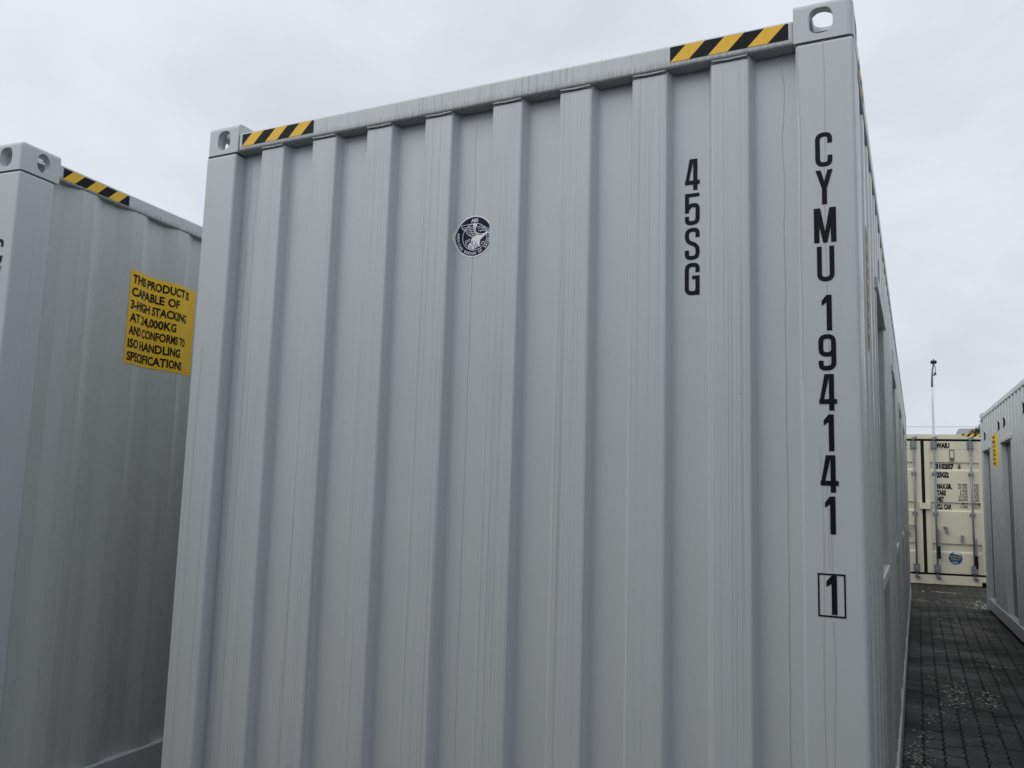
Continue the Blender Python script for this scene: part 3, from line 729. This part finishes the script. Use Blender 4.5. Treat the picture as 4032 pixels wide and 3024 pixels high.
fme = bpy.data.meshes.new('paver_field'); fme.from_pydata(V, [], F); fme.materials.append(MT['paverI'])
fo = link('paver_field', fme, ground); fo['kind'] = 'stuff'

# litter: pale chips of bark and plaster lying on the pavers
m_ = MB()
def chip(x, y, s_):
    z = GZ+.002; a = random.uniform(0, 6.28); n = random.choice((4, 5, 5, 6)); h = random.uniform(.15, .5)*s_
    ring = [(x+s_*random.uniform(.5, 1.1)*math.cos(a+6.28*k/n), y+s_*random.uniform(.5, 1.1)*math.sin(a+6.28*k/n), z+random.uniform(-.001, .35*s_)) for k in range(n)]
    top = (x, y, z+h); mi = random.choice((0, 0, 1))
    for k in range(n): m_.quad(ring[k], ring[(k+1) % n], top, m=mi)
def clump(cx, cy, sx, sy, n, smin=.003, smax=.011):
    for _ in range(int(n*1.15)): chip(random.gauss(cx, sx), random.gauss(cy, sy), random.uniform(smin, smax)*1.25)
for a in ((2.52, 3.56, .045, .20, 120), (2.555, 4.2, .03, .10, 26), (2.60, 4.79, .02, .09, 14), (2.70, 5.1, .12, .35, 70), (2.80, 5.68, .05, .25, 90, .004, .013), (3.03, 5.62, .05, .20, 60, .004, .014),
          (3.0, 6.1, .2, .3, 34), (2.62, 6.2, .02, .12, 14, .004, .014), (3.2, 7.26, .15, .05, 40), (3.10, 6.9, .2, .5, 30), (2.9, 8.2, .25, .9, 26), (3.40, 12.75, .09, .28, 70, .008, .022),
          (3.38, 12.35, .10, .06, 40, .008, .02), (2.98, 13.0, .03, .1, 8, .008, .02), (2.79, 10.66, .012, .06, 8, .008, .018), (3.0, 10.7, .02, .08, 8, .008, .016), (2.80, 12.75, .02, .10, 10, .008, .016),
          (2.95, 14.5, .16, .03, 40, .008, .02), (2.57, 12.9, .05, .05, 26, .008, .018), (3.3, 9.6, .05, .3, 18, .005, .013), (2.9, 4.6, .3, .6, 46, .002, .006), (3.05, 4.0, .2, .5, 30, .002, .007)):
    clump(*a)
lit = m_.build('litter', [vinyl('pale_chip', (0.50, 0.48, 0.41), .6, .2), vinyl('tan_chip', (0.25, 0.23, 0.18), .7, .2)])
tag(lit, 'pale wet chips and flakes scattered over the dark pavers of the alley', 'litter', kind='stuff')

# ------------------------------------------------------------------ background
pole = empty('camera_mast', (3.28, 37.8, GZ)); tag(pole, 'slender pale mast with dark lamp heads rising behind the cream container', 'mast')
m_ = MB(); pts = [(.02, 0, 0), (.015, 0, 2.5), (.01, 0, 4.5), (.008, 0, 5.8), (.012, 0, 6.5)]; m_.tube(pts, [.07, .062, .052, .046, .044], 12); m_.build('shaft', MT['polelower'], pole, smooth=True)
m_ = MB(); m_.tube([(.012, 0, 6.48), (.02, 0, 6.9), (.05, 0, 7.25), (.10, 0, 7.50)], [.045, .042, .038, .034], 12); m_.build('arm', MT['poleupper'], pole, smooth=True)
def blob(name, c, rx, ry, rz, parent, mat):
    bm = bmesh.new(); bmesh.ops.create_icosphere(bm, subdivisions=2, radius=1)
    for v in bm.verts: v.co = Vector((c[0]+rx*v.co.x, c[1]+ry*v.co.y, c[2]+rz*v.co.z))
    me = bpy.data.meshes.new(name); bm.to_mesh(me); bm.free(); me.materials.append(mat)
    for p in me.polygons: p.use_smooth = True
    return link(name, me, parent)
m_ = MB(); m_.tube([(.10, 0, 7.46), (.10, 0, 7.70)], .02, 8); m_.tube([(.04, 0, 7.57), (.16, 0, 7.57)], .03, 8); m_.build('bracket', MT['dark'], pole)
for dx in (.035, .165):
    h_ = blob('lamp_head', (dx, -.05, 7.56), .065, .12, .085, pole, MT['dark'])
m_ = MB(); m_.tube([(.14, 0, 7.45), (.17, 0, 7.2), (.15, 0, 7.08)], .014, 6); m_.build('cable', MT['dark'], pole)
m_ = MB(); m_.box(.10, .19, -.06, .06, 7.0, 7.10); m_.tube([(.02, 0, 6.95), (.12, 0, 7.0)], .02, 6); m_.build('camera_box', MT['dark'], pole)

b_ = empty('flat_roofed_building', (4.06, 31.5, GZ)); tag(b_, 'low grey flat-roofed building peeping over the cream container', 'building')
wallm = vinyl('grey_render', (0.46, 0.48, 0.46), .8, .2)
m_ = MB(); m_.box(0, 9, 0, 7, 0, 4.0); m_.build('wall', wallm, b_)
m_ = MB(); m_.box(-.08, 9.08, -.08, 7.08, 4.001, 4.19); m_.build('roof', vinyl('roof_trim', (0.50, 0.52, 0.50), .7), b_)
for k in range(3):
    wo = MB(); wo.box(1+2.6*k, 2.4+2.6*k, -.03, .02, 1.1, 2.4); wo = wo.build('window', MT['dark'], b_)
    m_ = MB(); m_.box(.92+2.6*k, 2.48+2.6*k, -.06, -.031, 1.02, 1.1); m_.build('sill', wallm, wo)
m_ = MB(); m_.tube([(-.05, -.1, 4.0), (-.22, -.1, 3.7)], .02, 6); m_.build('gutter_spout', MT['galv'], b_)

tree = empty('small_tree', (4.46, 25.0, GZ)); tag(tree, 'bushy tree top with reddish leaf tips beside the right container', 'tree')
m_ = MB(); m_.tube([(0, 0, 0), (.03, .02, 1.2), (-.02, 0, 2.3), (0, 0, 3.1)], [.10, .08, .06, .03], 8)
for k in range(9):
    a = k*.9; m_.tube([(0, 0, 1.7+.12*k), (.3*math.cos(a), .3*math.sin(a), 2.3+.12*k), (.55*math.cos(a), .55*math.sin(a), 2.6+.1*k)], [.04, .025, .01], 5)
bark = vinyl('bark', (0.07, 0.055, 0.045), .9); m_.build('trunk', bark, tree)
m_ = MB()
for k in range(5200):
    while True:
        p = Vector((random.uniform(-1, 1), random.uniform(-1, 1), random.uniform(-1, 1)))
        if .35 < p.length < 1: break
    lump = 1+.14*math.sin(5*p.x+2)*math.cos(4*p.y)+.10*math.sin(7*p.z+3*p.x)
    q = Vector((p.x*.62*lump, p.y*.70*lump, 2.98+p.z*1.0*lump)); s_ = random.uniform(.022, .05)
    d = Vector((random.gauss(0, 1), random.gauss(0, 1), random.gauss(0, 1))).normalized(); e = d.orthogonal().normalized()
    tip = p.length > .86 and p.z > .1 and random.random() < .5
    m_.quad(q-d*s_, q+e*s_*.45, q+d*s_, q-e*s_*.45, m=1 if tip else 0)
m_.build('crown', [vinyl('leaf_green', (0.055, 0.085, 0.03), .6, .4), vinyl('leaf_red', (0.20, 0.085, 0.05), .6, .3)], tree, fixn=False)

wire = MB(); n = 24
for k in range(1): wire.tube([(-12+34*i/n, 54.0+1.2*i/n, 6.05+1.1*(2*i/n-1)**2*.35-.06) for i in range(n+1)], .011, 5)
tag(wire.build('overhead_wire', MT['poleupper']), 'thin overhead wire crossing the pale sky above the cream container', 'wire')
for (x, y, lb) in ((-12, 54.0, 'wooden utility pole hidden left, holding the thin overhead wire'), (22, 55.2, 'wooden utility pole hidden right, holding the thin overhead wire')):
    u = empty('utility_pole', (x, y, GZ)); tag(u, lb, 'pole', 'utility poles')
    m_ = MB(); m_.tube([(0, 0, 0), (0, 0, 7.2)], [.14, .10], 10); m_.build('post', bark, u)
    m_ = MB(); m_.box(-.05, .05, -.7, .7, 6.30, 6.42); m_.build('crossarm', bark, u)
